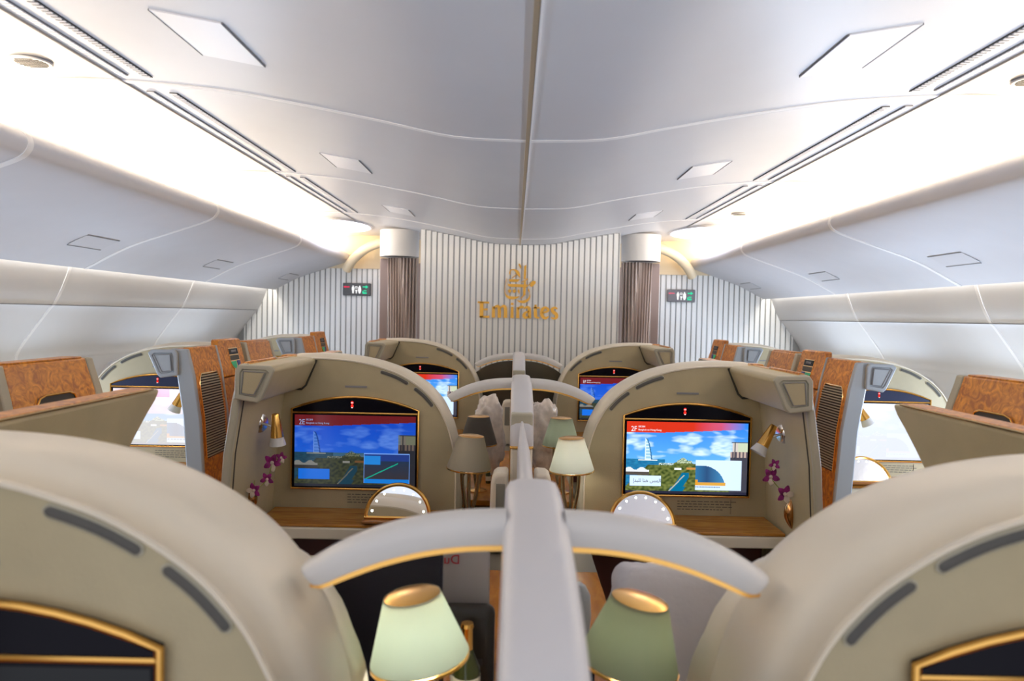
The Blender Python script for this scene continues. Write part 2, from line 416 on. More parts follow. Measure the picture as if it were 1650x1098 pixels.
# ------------------------------------------------------------------ curtains and housings
for s in (1, -1):
    side = 'right' if s > 0 else 'left'
    t = thing('curtain_housing', 'round cream curtain housing under the ceiling in the %s aisle doorway' % side, 'curtain housing', (s*1.06, 6.30, H+.50), 'curtain housings')
    M().lathe([(.02, .012), (.155, .012), (.165, 0), (.17, .0), (.17, .23), (.02, .23)], seg=40).build('housing_shell', HOUS, t)
    M().lathe([(.01, .010), (.150, .010)], seg=40).build('rim_underside', DARKL, t)
    t = thing('curtain', 'mauve pleated curtain gathered in the %s aisle doorway' % side, 'curtain', (s*1.02, 6.30, 0), 'aisle curtains')
    m = M(); n = 150; rings = []
    for k in range(9):
        z = H+.49-(H+.46)*k/8; w = .135-.025*math.sin(min(1, k/5)*PI/2)+.03*(k/8)
        ring = []
        for i in range(n+1):
            f = i/n; x = -w+2*w*f
            y = -.07*math.cos((f-.5)*PI*.9)+.017*math.sin(f*62+1.2*math.sin(k*.6+f*5))+.008*math.sin(f*131+k)
            ring.append((x*1+.006*math.sin(f*62+1.6), y, z))
        rings.append(ring+[(p[0], p[1]+.006, p[2]) for p in ring[::-1]])
    m.loft(rings); m.build('pleated_cloth', CURT, t, mir=s, ang=80)
    t2 = thing('curtain_post', 'flat brown upright panel beside the curtain in the %s doorway' % side, 'panel', (s*1.19, 6.34, 0), 'upright panels beside the aisle curtains')
    M().box(-.045, .045, -.02, .02, 0, H+.49).build('post_panel', CURTP, t2, bevel=.004)
    M().box(.026 if s < 0 else -.030, .030 if s < 0 else -.026, -.024, -.0205, 0, H+.49).build('edge_strip', HOUS, t2)

# ------------------------------------------------------------------ ceiling fittings
def cz(x): return zc(x)
def on_ceiling(m, x0, x1, y0, y1, th=.003, mi=0, off=.0, nx=4):
    rings = []
    for yy in (y0, y1):
        a = [(x0+(x1-x0)*k/nx) for k in range(nx+1)]
        rings.append([(x, yy, cz(x)-off) for x in a]+[(x, yy, cz(x)-off-th) for x in a[::-1]])
    m.loft(rings, mi=mi)
for i in range(1, 5):
    ya, yb = J[i-1]+.10, J[i]-.07
    for s in (1, -1):
        side = 'right' if s > 0 else 'left'
        for xx, dk, w in ((1.245, 'dark', 'inner'), (1.325, 'pale', 'outer')):
            t = thing('ceiling_vent', '%s slotted ceiling vent, %s strip, %s side, %s from the camera' % (dk, w, side, ROWN[i-1]), 'air vent', (0, 0, 0), 'long slotted ceiling vents')
            m = M(); on_ceiling(m, xx-.014, xx+.014, ya, yb, .003, 0, .0)
            m.build('vent_back', DARKL if dk == 'dark' else GREYL, t, mir=s)
            m = M(); yy = ya
            step = .018
            while yy < yb-.008:
                on_ceiling(m, xx-.012, xx+.012, yy, yy+(.006 if dk == 'dark' else .0125), .003, 0, .003, 1); yy += step
            m.build('slats', WHITE, t, mir=s, smooth=False)
    for s in (1, -1):
        side = 'right' if s > 0 else 'left'
        yh = J[i]-.67
        t = thing('ceiling_hatch', 'small square access hatch in the %s half of the ceiling, %s from the camera' % (side, ROWN[i-1]), 'hatch', (0, 0, 0), 'ceiling access hatches')
        m = M(); on_ceiling(m, .76, .935, yh, yh+.30, .0035); m.build('hatch_cover', HATCHM, t, mir=s)
        for xa in (.757, .935):
            m = M(); on_ceiling(m, xa, xa+.003, yh, yh+.30, .0045); m.build('hatch_gap', GREYL, t, mir=s)
for s in (1, -1):
    side = 'right' if s > 0 else 'left'
    t = thing('ceiling_lamp', 'large oval glowing dome lamp in the %s cove near the front wall' % side, 'ceiling lamp', (s*1.56, 6.2, H+.765), 'oval dome lamps')
    m = M(); rings = []
    for k in range(7):
        a = k/6*PI/2; rings.append([(.25*math.cos(a)*math.cos(q)+.0001*math.cos(q), .42*math.cos(a)*math.sin(q)+.0001*math.sin(q), -.045*math.sin(a)) for q in [2*PI*i/48 for i in range(48)]])
    m.loft(rings, cap=False); m.build('dome_diffuser', DOMEM, t, mir=s)
    m = M().tube([(.255*math.cos(q), .425*math.sin(q), -.004) for q in [2*PI*i/48 for i in range(48)]], .012, 8, closed=True); m.build('rim_ring', WHITE, t, mir=s)
    for yv, lab in ((2.25, 'nearer'), (5.15, 'farther')):
        if s < 0 and yv > 3: continue
        t = thing('speaker_grille', 'small oval slotted grille in the %s cove, %s along the cabin' % (side, lab), 'grille', (s*1.56, yv, H+.762), 'oval slotted grilles in the coves')
        m = M(); m.lathe([(.001, -.0015), (.055, -.0015), (.06, .002), (.001, .002)], seg=32); m.build('grille_plate', WHITE, t)
        m = M()
        for k in range(7):
            y = -.036+.012*k; w = math.sqrt(max(0, .045**2-y*y)); m.box(-w, w, y-.003, y+.003, -.003, -.0016)
        m.build('slots', DARKL, t, smooth=False)

# ------------------------------------------------------------------ suites
def bulge(z):
    P = [(0, .055), (.4, .06), (.8, .05), (1.1, .03), (1.3, 0), (1.42, -.03), (1.5, -.04)]
    for a, b in zip(P, P[1:]):
        if z <= b[0]: return a[1]+(b[1]-a[1])*(z-a[0])/(b[0]-a[0])
    return -.04
ZS = [1.42, 1.36, 1.30, 1.2, 1.1, 1.0, .9, .8, .6, .4, .2, .01]
def slab(m, rows, u0, u1, mi=0):
    """rows (z, ya, yb): panel following the bulge between offsets u0..u1"""
    m.loft([[(u0+bulge(z), a, z), (u1+bulge(z), a, z), (u1+bulge(z), b, z), (u0+bulge(z), b, z)] for z, a, b in rows], mi=mi)
def interp(P, z):
    for a, b in zip(P, P[1:]):
        if (a[0]-z)*(b[0]-z) <= 0: return a[1]+(b[1]-a[1])*(z-a[0])/(b[0]-a[0])
    return P[-1][1] if abs(z-P[-1][0]) < abs(z-P[0][0]) else P[0][1]
PODX = .683
EDGE = [(.262, -1.59), (.262, -1.2), (.262, -.80), (.265, -.62), (.282, -.52), (.30, -.46), (.316, -.425), (.34, -.38), (.37, -.342), (.405, -.308), (.456, -.272), (.513, -.242), (.57, -.222), (.63, -.206), (.72, -.192), (.83, -.186), (.90, -.188)]
def pod_curve(ao):
    P = [(x-PODX, H+z) for x, z in EDGE]
    P += [(.27+ao, H-.192), (.297+ao, H-.215), (.318+ao, H-.27)]+[(.318+ao+bulge(z)*.9, z) for z in (1.2, 1.1, .9, .6, .3, .01)]
    return cr(P, 3)
SEC = [(-.008, .004), (-.006, -.003), (-.001, -.004), (.0, .004), (-.006, .012), (-.018, .022), (-.028, .034), (-.030, .044), (-.024, .051), (-.010, .056), (.004, .064), (.012, .078), (.015, .10), (.014, .13), (.010, .17), (.005, .21), (-.003, .25), (-.014, .28), (-.030, .298), (-.044, .305), (-.045, .315), (-.024, .328), (-.014, .36), (-.014, .42), (-.028, .465), (-.058, .482)]
def normals(c):
    out = []
    for i, p in enumerate(c):
        t = (c[min(i+1, len(c)-1)]-c[max(i-1, 0)]).normalized(); out.append(Vector((-t.y, t.x)))
    return out
def make_suite(mir, ao, cx, y0, label, rear=(1.14, True), side_wood=False, group=None):
    t = thing('suite_shell', label, 'seat suite', (cx, y0, 0), group)
    c = pod_curve(ao); nn = normals(c)
    off = lambda i, n: c[i]+nn[i]*n
    # outward: curve runs inner bottom -> top -> aisle bottom, left normal points outward
    drop = lambda i, d: max(0, d-.25)*.42*max(0, min(1, nn[i].y*1.6))
    m = M(); m.loft([[(off(i, n-drop(i, d)).x, d, off(i, n-drop(i, d)).y) for i in range(len(c))] for n, d in SEC], closed=False, cap=False)
    m.build('shell', SHELL, t, mir, ang=50)
    m = M(); m.add([(off(i, -.004).x, .002, off(i, -.004).y) for i in range(len(c))], [tuple(range(len(c)))])
    m.add([(off(i, -.053-drop(i, .48)).x, .481, off(i, -.053-drop(i, .48)).y) for i in range(len(c))], [tuple(range(len(c)))])
    m.build('front_panel', LEATHER, t, mir, smooth=False)
    # slot vents following the rim
    def slot(lo, hi):
        fine = []
        for k in range(len(c)-1):
            for q in range(4): fine.append((c[k].lerp(c[k+1], q/4), nn[k].lerp(nn[k+1], q/4).normalized()))
        sel = [(p+e*-.0195, e) for p, e in fine if lo <= p.x+PODX <= hi and p.y > H-.5]
        for r, dy, mm, nm in ((.0098, -.0005, TRIMB, 'vent_surround'), (.0066, -.0022, VENTG, 'air_vent')):
            t0 = (sel[1][0]-sel[0][0]).normalized(); t1 = (sel[-1][0]-sel[-2][0]).normalized()
            L_ = [(sel[0][0]-t0*r*math.cos(a), sel[0][1], math.sin(a)) for a in (.15, .5, .9, 1.3)]+[(p, e, 1) for p, e in sel]+[(sel[-1][0]+t1*r*math.cos(a), sel[-1][1], math.sin(a)) for a in (1.3, .9, .5, .15)]
            fl = [(-1, .0018), (-.8, 0), (.8, 0), (1, .0018), (1, .003), (-1, .003)]
            q = M(); q.loft([[(p.x+e.x*a*r*sc, dy+b, p.y+e.y*a*r*sc) for a, b in fl] for p, e, sc in L_]); q.build(nm, mm, t, mir, ang=60)
    slot(.462, .572); slot(.352, .425)
    m = M().box(-.045, .045, -.0015, .003, H-.307, H-.299); m.build('air_vent', GREYL, t, mir)
    # desk
    inner = -.40
    zd = H-.808
    m = M(); m.prism([(inner, .0), (inner, -.19), (inner+.04, -.235), (.33+ao, -.235), (.33+ao, 0)], 'z', zd-.012, zd)
    m.build('desk_top', DESKW, t, mir, bevel=.003)
    m = M(); m.prism([(inner, .0), (inner, -.195), (inner+.045, -.242), (.33+ao, -.242), (.33+ao, 0)], 'z', zd-.058, zd-.0125)
    m.build('desk_edge', SHELL, t, mir, bevel=.006)
    m = M().box(inner+.02, .31+ao, -.04, .0, .02, zd-.06); m.build('footwell_panel', BURG, t, mir)
    m = M().box(inner+.02, .31+ao, -.30, -.045, .02, .45); m.build('ottoman', LEATHER, t, mir, bevel=.03)
    m = M()
    for k in range(4):
        zz = H-.752-.011*k; x = -.03
        while x < .19-.03*(k == 3):
            w = .008+random.random()*.016; m.box(x, x+w, .0003, .0018, zz, zz+.0028); x += w+.005
    m.box(.19, .1915, .0003, .0018, H-.80, H-.74)
    m.build('instruction_text', INK, t, 1, smooth=False)
    # aisle-side panel towards the camera, its edge strip and the wing
    rows = [(z, -.475, .02) for z in ZS if z <= 1.36]
    m = M(); slab(m, rows, .290+ao, (.335 if side_wood else .300)+ao); m.build('side_panel', LEATHER, t, mir)
    m = M(); slab(m, [(z, -.456, -.447) for z in ZS if z <= 1.31], .2885+ao, .292+ao); m.build('door_seal', GROOVE, t, mir)
    m = M(); slab(m, [(z, -.498, -.474) for z in ZS if z <= 1.42], .288+ao, (.368 if side_wood else .316)+ao); m.build('edge_trim', TRIMG if side_wood else TRIMB, t, mir, bevel=.007)
    wsec = lambda k: [(.165+ao, H-.200), (.180+ao, H-.186), (.285+ao, H-.183), (.297+ao, H-.20), (.300+ao+k, H-.300), (.222+ao, H-.312), (.208+ao, H-.298)]
    m = M(); m.loft([[(x, y, z) for x, z in wsec(0)] for y in (-.505, -.25, .005)]); m.build('wing', LEATHER, t, mir, bevel=.008, bseg=3)
    m = M(); P = wsec(0); cxm = sum(p[0] for p in P)/7; czm = sum(p[1] for p in P)/7
    sc2 = lambda k, y: [(cxm+(x-cxm)*k, y, czm+(z-czm)*k) for x, z in P]
    m.loft([sc2(1.02, -.505), sc2(1.02, -.512), sc2(.97, -.516), sc2(.74, -.516), sc2(.74, -.511)], cap=True); m.build('wing_end_frame', TRIMB if not side_wood else TRIMG, t, mir, bevel=.003)
    q = [(.195+ao, H-.208), (.268+ao, H-.205), (.275+ao, H-.280), (.232+ao, H-.285)]
    m = M().prism(q, 'y', -.519, -.512); m.build('wing_inset', LEATHER if not side_wood else TRIMG, t, mir, bevel=.003)
    m = M(); m.tube([(x, -.5195, z) for x, z in q], .0018, 6, closed=True); m.build('inset_seam', GREYL, t, mir)
    m = M().box(.266+ao, .290+ao, -.49, .06, H-.185, H-.1815); m.build('wing_top_veneer', BURL, t, mir, bevel=.001)
    m = M().box(.262+ao, .266+ao, -.49, .06, H-.186, H-.181); m.build('wing_gold_line', GOLDL, t, mir)
    # dark joint between wing and front panel
    m = M(); m.tube([(.163+ao, -.004, H-.196), (.205+ao, -.006, H-.300), (.222+ao, -.008, H-.317), (.296+ao, -.010, H-.312)], .0045, 6); m.build('wing_gap', GROOVE, t, mir)
    # outer wood wall
    ue = (.335 if side_wood else .298)+ao
    zt = 1.425
    m = M(); slab(m, [(z, -.475, -.185) for z in [zt]+ZS], ue, ue+(.030 if side_wood else .016)); m.build('outer_wood_panel', BURL, t, mir, bevel=.006)
    m = M(); slab(m, [(z, -.187, -.172) for z in [zt]+ZS], ue, ue+(.034 if side_wood else .017)); m.build('wood_panel_trim', TRIMB if not side_wood else TRIMG, t, mir, bevel=.003)
    if not side_wood: m = M().box(ue-.03, ue+.02, .02, .10, 1.38, 1.422); m.build('crest_column', BURL, t, mir, bevel=.006)
    m = M(); slab(m, [(1.452, -.155, .10), (1.445, -.165, .125), (1.42, -.172, .135)]+[(z, -.172, .135) for z in ZS if z < 1.42 and z > 1.25]+[(1.262, -.172, .135)], ue, ue+.036)
    if side_wood: m.build('crest_column', BURL, t, mir, bevel=.006)
    m = M(); slab(m, [(1.257, -.172, .135)]+[(z, -.172, .135) for z in ZS if z < 1.25], ue, ue+(.034 if side_wood else .018)); m.build('column_lower', BURL, t, mir, bevel=.004)
    m = M(); slab(m, [(z, .135, .185) for z in ([1.41] if side_wood else [1.38])+ZS[1:]], ue-.02, ue+.015); m.build('column_recess', LEATHER, t, mir)
    if side_wood:
        # crest on column
        yc = -.005; sh = []
        for (a, b) in ((-.036, .052), (.036, .052), (.036, -.01), (.030, -.030), (.012, -.047), (0, -.052), (-.012, -.047), (-.030, -.030), (-.036, -.01)): sh.append((yc+a, 1.345+b))
        def sheet(nm, pts, dx, mt):
            pts = [(yc+(y-yc)*1.7, 1.345+(z-1.345)*1.15) for y, z in pts]; m = M(); m.loft([[(ue+.036+bulge(z)+dx, y, z) for y, z in pts], [(ue+.0355+bulge(z)+dx-.004, y, z) for y, z in pts]]); return m.build(nm, mt, t, mir, smooth=False)
        cb = sheet('crest', sh, .004, GOLDL)
        def sub(nm, pts, mt): o = sheet(nm, pts, .0055, mt); o.parent = cb
        sub('crest_field', [(yc-.033, 1.394), (yc+.033, 1.394), (yc+.033, 1.368), (yc-.033, 1.368)], BLACK)
        sub('crest_lettering', [(yc-.018, 1.387), (yc+.020, 1.387), (yc+.020, 1.377), (yc-.018, 1.377)], FROST)
        sub('crest_field', [(yc-.033, 1.364), (yc+.033, 1.364), (yc+.033, 1.342), (yc-.033, 1.342)], INK)
        sub('crest_field', [(yc-.033, 1.337), (yc+.006, 1.337), (yc+.002, 1.297), (yc-.020, 1.310), (yc-.032, 1.328)], mat_c('crest_green', (.0, .50, .22)))
        sub('crest_field', [(yc+.012, 1.339), (yc+.034, 1.339), (yc+.033, 1.322), (yc+.018, 1.305), (yc+.012, 1.305)], mat_c('crest_blue', (.02, .03, .25)))
        # louvre
        lz = [1.30, 1.285, 1.26, 1.2, 1.1, 1.0, .93, .905]
        def lw(z): k = min(1, max(0, (1.305-z)/.05)); return .075+.045*math.sqrt(k)*1.0
        m = M(); slab(m, [(z, -.335-lw(z), -.335+lw(z)-.008) for z in lz], ue+.026, ue+.0325)
        lb = m.build('louver', LOUVB, t, mir)
        pts = [(ue+.033+bulge(z), -.335-lw(z), z) for z in lz[::-1]]+[(ue+.033+bulge(z), -.335+lw(z)-.008, z) for z in lz]
        m = M(); m.tube(pts, .0045, 6); o = m.build('louver_rim', GOLDL, t, mir); o.parent = lb
        m = M(); z = .912
        while z < 1.298:
            slab(m, [(z+.005, -.335-lw(z)+.004, -.335+lw(z)-.012), (z, -.335-lw(z)+.004, -.335+lw(z)-.012)], ue+.031, ue+.0375); z += .0125
        o = m.build('louver_slats', LOUV, t, mir, smooth=False); o.parent = lb
    # rear wing behind the shell
    if rear is not None:
        tip, slant = rear
        ur = .377 if slant else ue
        rt = lambda z: tip-(0 if not slant else max(0, (1.365-z))*.78)+(0 if slant else max(0, (1.42-z))*.12)
        top = 1.381 if slant else 1.425
        zz = [top, top-.03, 1.32, 1.27, 1.2, 1.1, 1.0, .9, .75, .5, .25, .01]
        rows = [(z, .20, max(.55, rt(z))) for z in zz]
        m = M(); slab(m, rows, ur-.030, ur+.012); m.build('rear_wing', LEATHER, t, mir, bevel=.012, bseg=3)
        m = M(); slab(m, [(z, .22, max(.54, rt(z)-.035)) for z in zz], ur+.010, ur+.034); m.build('rear_wood_panel', BURL, t, mir, bevel=.006)
        m = M(); m.box(ur-.030+bulge(top), ur+.030+bulge(top), .24, tip-.05, top-.001, top+.006); m.build('rear_wood_cap', BURL, t, mir, bevel=.003)
        m = M(); m.tube([(ur-.031+bulge(top), .34, top+.002), (ur-.031+bulge(top), tip-.05, top+.002)], .003, 6); m.build('gold_inlay', GOLDL, t, mir)
    if side_wood and rear is not None:
        m = M(); slab(m, [(z, max(.52, rt(z)-.035), max(.55, rt(z)+.004)) for z in zz], ue+.0, ue+.036); slab(m, [(z, .185, .222) for z in zz], ue+.0, ue+.036); m.build('rear_panel_trim', TRIMB, t, mir, bevel=.005)
        pts = [(-.10, 0), (-.085, .022), (-.06, .03), (.06, .03), (.085, .022), (.10, 0)]
        m = M(); m.loft([[(ue+.0345+bulge(1.29), .42+a, 1.292+b) for a, b in pts], [(ue+.020, .42+a, 1.292+b) for a, b in pts]]); h = m.build('door_handle', DARKL, t, mir)
        m = M(); m.tube([(ue+.036+bulge(1.29), .42+a, 1.292+b) for a, b in pts], .0035, 6); o = m.build('handle_rim', GOLD, t, mir); o.parent = h
    return t
_mc = {}
def mat_c(n, col, rough=.3):
    if n not in _mc: _mc[n] = mat(n, col, rough)
    return _mc[n]

GS = 'suite shells of the first class cabin'
make_suite(1, 0, PODX, .83, 'cream curved suite shell in the right foreground, blurred, with two dark vent slots', group=GS)
make_suite(-1, 0, -PODX, .83, 'cream curved suite shell in the left foreground, blurred, with two dark vent slots', group=GS)
make_suite(1, 0, PODX, 2.93, 'cream arched suite shell around the screen marked 2F, right of the centre divider', group=GS)
make_suite(-1, 0, -PODX, 2.93, 'cream arched suite shell around the screen marked 2E, left of the centre divider', group=GS)
make_suite(1, 0, PODX, 5.03, 'farthest cream suite shell right of the centre divider, before the fluted wall', group=GS)
make_suite(-1, 0, -PODX, 5.03, 'farthest cream suite shell left of the centre divider, before the fluted wall', group=GS)
AO = .03
for s, side in ((1, 'left'), (-1, 'right')):
    X = -1.90*s
    make_suite(s, AO, X, 1.86, 'burl wood backed suite by the %s window, nearest, cut by the photo edge' % side, rear=(.66, False), side_wood=True, group=GS)
    make_suite(s, AO, X, 3.76, 'burl wood suite by the %s window with louvered panel and bright screen' % side, rear=(.62, False), side_wood=True, group=GS)
    make_suite(s, AO, X, 5.50, 'farthest burl wood suite by the %s window, below the lavatory sign' % side, rear=None, side_wood=True, group=GS)

# ------------------------------------------------------------------ televisions
def lerp(a, b, t): return tuple(a[i]+(b[i]-a[i])*max(0, min(1, t)) for i in range(3))
def scr(u, v, var, full):
    """picture shown on the screen: sky, tower, palm grove and palace (u right, v up)"""
    n = noise.noise(Vector((u*5, v*9, 2.3)))+.5*noise.noise(Vector((u*13, v*22, 5)))
    dim = var in ('2E', 'far_right')
    sky = lerp((.10, .40, .85), (.03, .22, .75), (v-.45)*2)
    cl = max(0, min(1, (n-.02)*2.2))*(.9 if not dim else .55)
    w_ = .5*n; cl = max(cl*.75, max(0, 1-(((u-.80+w_*.08)/.12)**2+((v-.68+w_*.1)/.15)**2)+w_)*1.3, max(0, 1-(((u-.62)/.09)**2+((v-.58+w_*.1)/.08)**2)+w_)*.9)
    cl = min(1, max(0, cl+n*.5*(cl > .1)))
    cl = cl*(.6+.4*noise.noise(Vector((u*22, v*40, 9)))+.25)
    cl = max(0, min(1, cl))
    col = lerp(sky, (.62, .82, 1.0), cl)
    bl = .845+.07*max(0, (u-.25))/.75
    if v > bl:
        col = lerp((.62, .03, .01), (.55, .10, .25), (u-.55)*3)
        col = lerp(col, sky, (u-.78)*5)
    # sea
    if v < .475 and u < .32: col = lerp((.01, .12, .28), (.02, .22, .42), noise.noise(Vector((u*30, v*80, 1)))+.5)
    # tower
    k = (v-.465)/.30
    if 0 < k < 1:
        if abs(u-(.160-.0)) < .004+.002*(1-k): col = (.70, .85, .92)
        if .162 < u < .162+.050*math.sqrt(1-k): col = (.30, .55, .72) if int(v*70) % 3 else (.65, .82, .9)
        if abs(u-(.162+.050*math.sqrt(1-k))) < .005: col = (.03, .16, .35)
    if abs(v-.462) < .006 and .10 < u < .26: col = (.75, .85, .88)
    # land
    hl = .40+.05*math.exp(-((u-.47)/.10)**2)+.012*noise.noise(Vector((u*40, 0, 0)))
    if v < hl and (u > .16+.15*(v-.36)*4):
        g = noise.noise(Vector((u*38, v*30, 0)))
        col = lerp((.035, .06, .012), (.17, .20, .05), g+.5)
    if .42 < u < .54 and .43 < v < .46+.045*math.exp(-((u-.47)/.03)**2): col = (.50, .58, .40) if noise.noise(Vector((u*90, v*90, 3))) > -.1 else (.12, .2, .1)
    if .27 < u < .39 and .395 < v < .43: col = (.65, .72, .72) if noise.noise(Vector((u*110, v*90, 3))) > 0 else (.10, .2, .15)
    if .40 < u < .46 and .33 < v < .36: col = (.8, .85, .85)
    if u < .19 and .30 < v < .345+.02*math.sin(u*60): col = (.72, .76, .80)
    if u < .19 and .25 < v <= .30: col = (.08, .07, .06)
    if .36 < u < .52 and v < .30 and abs((u-.40)-(v)*.35) < .04+.02*(v < .1): col = (.0, .14, .28)
    if abs((u-.34)-(v)*.55) < .006 and v < .26: col = (.45, .45, .38)
    if .5 < u < .58 and .34 < v < .37: col = (.55, .25, .06)
    # palace
    if u > .86 and v < .74:
        if v > .60 and u > .875: col = (.55, .62, .45) if u > .92 else (.60, .55, .50)
        if v > .725 and u > .865: col = (.10, .14, .20)
        if .52 < v <= .60: col = (.10, .08, .10) if int(u*70) % 2 else (.50, .38, .33)
        if v <= .52: col = (.05, .05, .07)
        if .89 < u < .90 and v > .5: col = (.03, .04, .06)
    # inset
    if .575 < u < .955 and .055 < v < .475:
        a, b = (u-.575)/.38, (v-.055)/.42
        if dim:
            col = (.02, .05, .25) if b > .75 else lerp((.05, .04, .04), (.01, .04, .10), b)
            if a < .36 and .62 < b < .93: col = (.02, .25, .75)
            if abs(b-(.12+.75*a)) < .018 and .02 < a < .75: col = (.01, .45, .30)
            if b < .14: col = (.01, .22, .75)
            if a < .012 or a > .988 or b > .98 or b < .012: col = (.20, .40, .95)
        else:
            col = (.62, .78, 1.0)
            if b > .17 and a < .66:
                if b < .80*math.sqrt(max(0, 1-(max(0, a-.16)/.50)**2))+.02: col = lerp((.01, .06, .17), (.03, .19, .40), abs(a-.25)*3)
                if b < .26 and a < .70: col = (.65, .33, .04)
                if b < .36 and a < .06: col = (.7, .3, .02)
            if .09 < b < .125 and a < .55 and int(a*90) % 3: col = (.10, .18, .35)
    # button
    if .035 < u < .29 and .10 < v < .245:
        col = (.01, .20, .80) if dim else (.62, .78, 1.0)
        if dim and abs(v-.17) < .008 and .07 < u < .24: col = (.01, .13, .45)
    if v < .035: col = (.02, .02, .04)
    if dim:
        if not (.575 < u < .955 and .055 < v < .475): col = (col[0]*.16, col[1]*.30, col[2]*.80) if (v > .475 and not (u > .86 and v < .74)) else (.012+col[0]*.28, .014+col[1]*.26, .02+col[2]*.22)
        if v > bl: col = (.16, .012, .018)
        if .035 < u < .29 and .10 < v < .245: col = (.01, .16, .75)
    if var == 'left':
        col = lerp(col, (1, .97, 1), .62)
        if v > .55: col = lerp(col, (.95, .82, .86), .7)
        if .85 < v and .25 < u < .6: col = (.85, .45, .60)
    if var == 'right': col = lerp(col, (.86, .90, 1.0), .90)
    return col
TVN = {}
def television(cx, y0, var, label, res, strength, seat=None, w=.260):
    t = thing('television', label, 'television', (cx, y0-.004, 0), 'seat televisions')
    zb, zm, zc_, zt = H-.725, H-.411, H-.397, H-.345
    arc = [(w*(k/12*2-1), zc_+(zt-zc_)*(1-(k/12*2-1)**2)) for k in range(13)]
    outer = [(-w-.001, zb-.001), (w+.001, zb-.001)]+[(x, z+.001) for x, z in arc[::-1]]
    m = M(); m.prism(outer, 'y', -.004, .006); m.build('back_plate', BLACK, t)
    P = [(-w, -.006, zb), (w, -.006, zb)]+[(x, -.006, z) for x, z in arc[::-1]]
    m = M(); m.tube(P, .0055, 8, closed=True); m.tube([(-w, -.006, zm), (w, -.006, zm)], .005, 8); m.build('gold_frame', GOLD, t)
    m = M(); m.prism([(-w+.004, zm+.005), (w-.004, zm+.005)]+[(x*.985, z-.004) for x, z in arc[::-1]], 'y', -.008, -.002); m.build('sensor_band', NAVY if var in ('left', 'right') else BLACK, t)
    ic = M(); ic.ball((-.012, -.009, H-.368), (.006, .002, .007), 10, 6, 0); ic.ball((-.012, -.009, H-.382), (.006, .002, .007), 10, 6, 0)
    ic.box(-.016, -.008, -.012, -.010, H-.370, H-.366, 1); ic.box(-.015, -.009, -.012, -.010, H-.390, H-.386, 1)
    ic.build('indicator', [LOGOR, LOGOW], t)
    nx, nz = res, int(res*.575); x0, x1, z0, z1 = -w+.012, w-.010, zb+.008, zm-.010
    vs = []; fs = []
    for j in range(nz+1):
        for i in range(nx+1): vs.append((x0+(x1-x0)*i/nx, -.0065, z0+(z1-z0)*j/nz))
    for j in range(nz):
        for i in range(nx): a = j*(nx+1)+i; fs.append((a, a+1, a+nx+2, a+nx+1))
    me = bpy.data.meshes.new('screen'); me.from_pydata(vs, [], fs)
    ca = me.color_attributes.new('Col', 'FLOAT_COLOR', 'CORNER'); data = []
    for j in range(nz):
        for i in range(nx):
            c = scr((i+.5)/nx, (j+.5)/nz, var, True); data += [*c, 1]*4
    ca.data.foreach_set('color', data)
    me.materials.append(screen_mat('screen_'+var, strength)); me.update()
    o = bpy.data.objects.new('screen', me); C.objects.link(o); o.parent = t
    b = M().box(x0-.004, x1+.004, -.0058, -.0042, z0-.004, z1+.004).build('screen_border', BLACK, t)
    if seat:
        tw = bpy.data.materials['screen_text_dim' if '2E' in seat else 'screen_text']
        text('seat_number', seat, .030, tw, t, (x0+.017, -.0075, z1-.040), sx=.85)
        text('flight_text', 'EK384', .0105, tw, t, (x0+.047, -.0075, z1-.024))
        text('flight_text', 'Bangkok to Hong Kong', .0100, tw, t, (x0+.047, -.0075, z1-.037))
        if seat == '2F':
            ar = '\uFE8D\uFEDF\uFEE4\uFEB2 \uFEEB\uFEE8\uFE8E \uFEDF\uFEE0\uFE92\uFEAA\uFE87'
            text('touch_text', ar[::-1], .021, INK, t, (x0+.030, -.0075, z0+.046), sx=.95)
    return t
emit('screen_text', (.9, .92, 1), 1.0); emit('screen_text_dim', (.45, .6, 1), .55)
television(PODX, 2.93, '2F', 'bright gold framed seat television marked 2F, showing a seaside city', 240, 1.15, '2F')
television(-PODX, 2.93, '2E', 'darker blue gold framed seat television marked 2E, with green line map', 240, .80, '2E')
television(PODX, 5.03, 'far_right', 'small distant television in the farthest right centre suite, dim blue', 110, 1.0, '1F')
television(-PODX, 5.03, 'far_left', 'small distant television in the farthest left centre suite, half hidden', 110, 1.1)
television(-1.90, 3.76, 'left', 'washed out pinkish television in the left window suite', 110, 1.0)
television(1.90, 3.76, 'right', 'washed out white television in the right window suite', 110, 1.0)
television(-1.90, 5.50, 'far_left', 'farthest dark banded television in the left window row', 40, .9)
television(1.90, 5.50, 'far_left', 'farthest dark banded television in the right window row', 40, .9)
def fore_tv(cx, side):
    television(cx, .83, 'off_'+side, 'black gold framed television top in the %s foreground corner, blurred' % side, 12, .0, w=.241)
fore_tv(-PODX, 'left'); fore_tv(PODX, 'right')

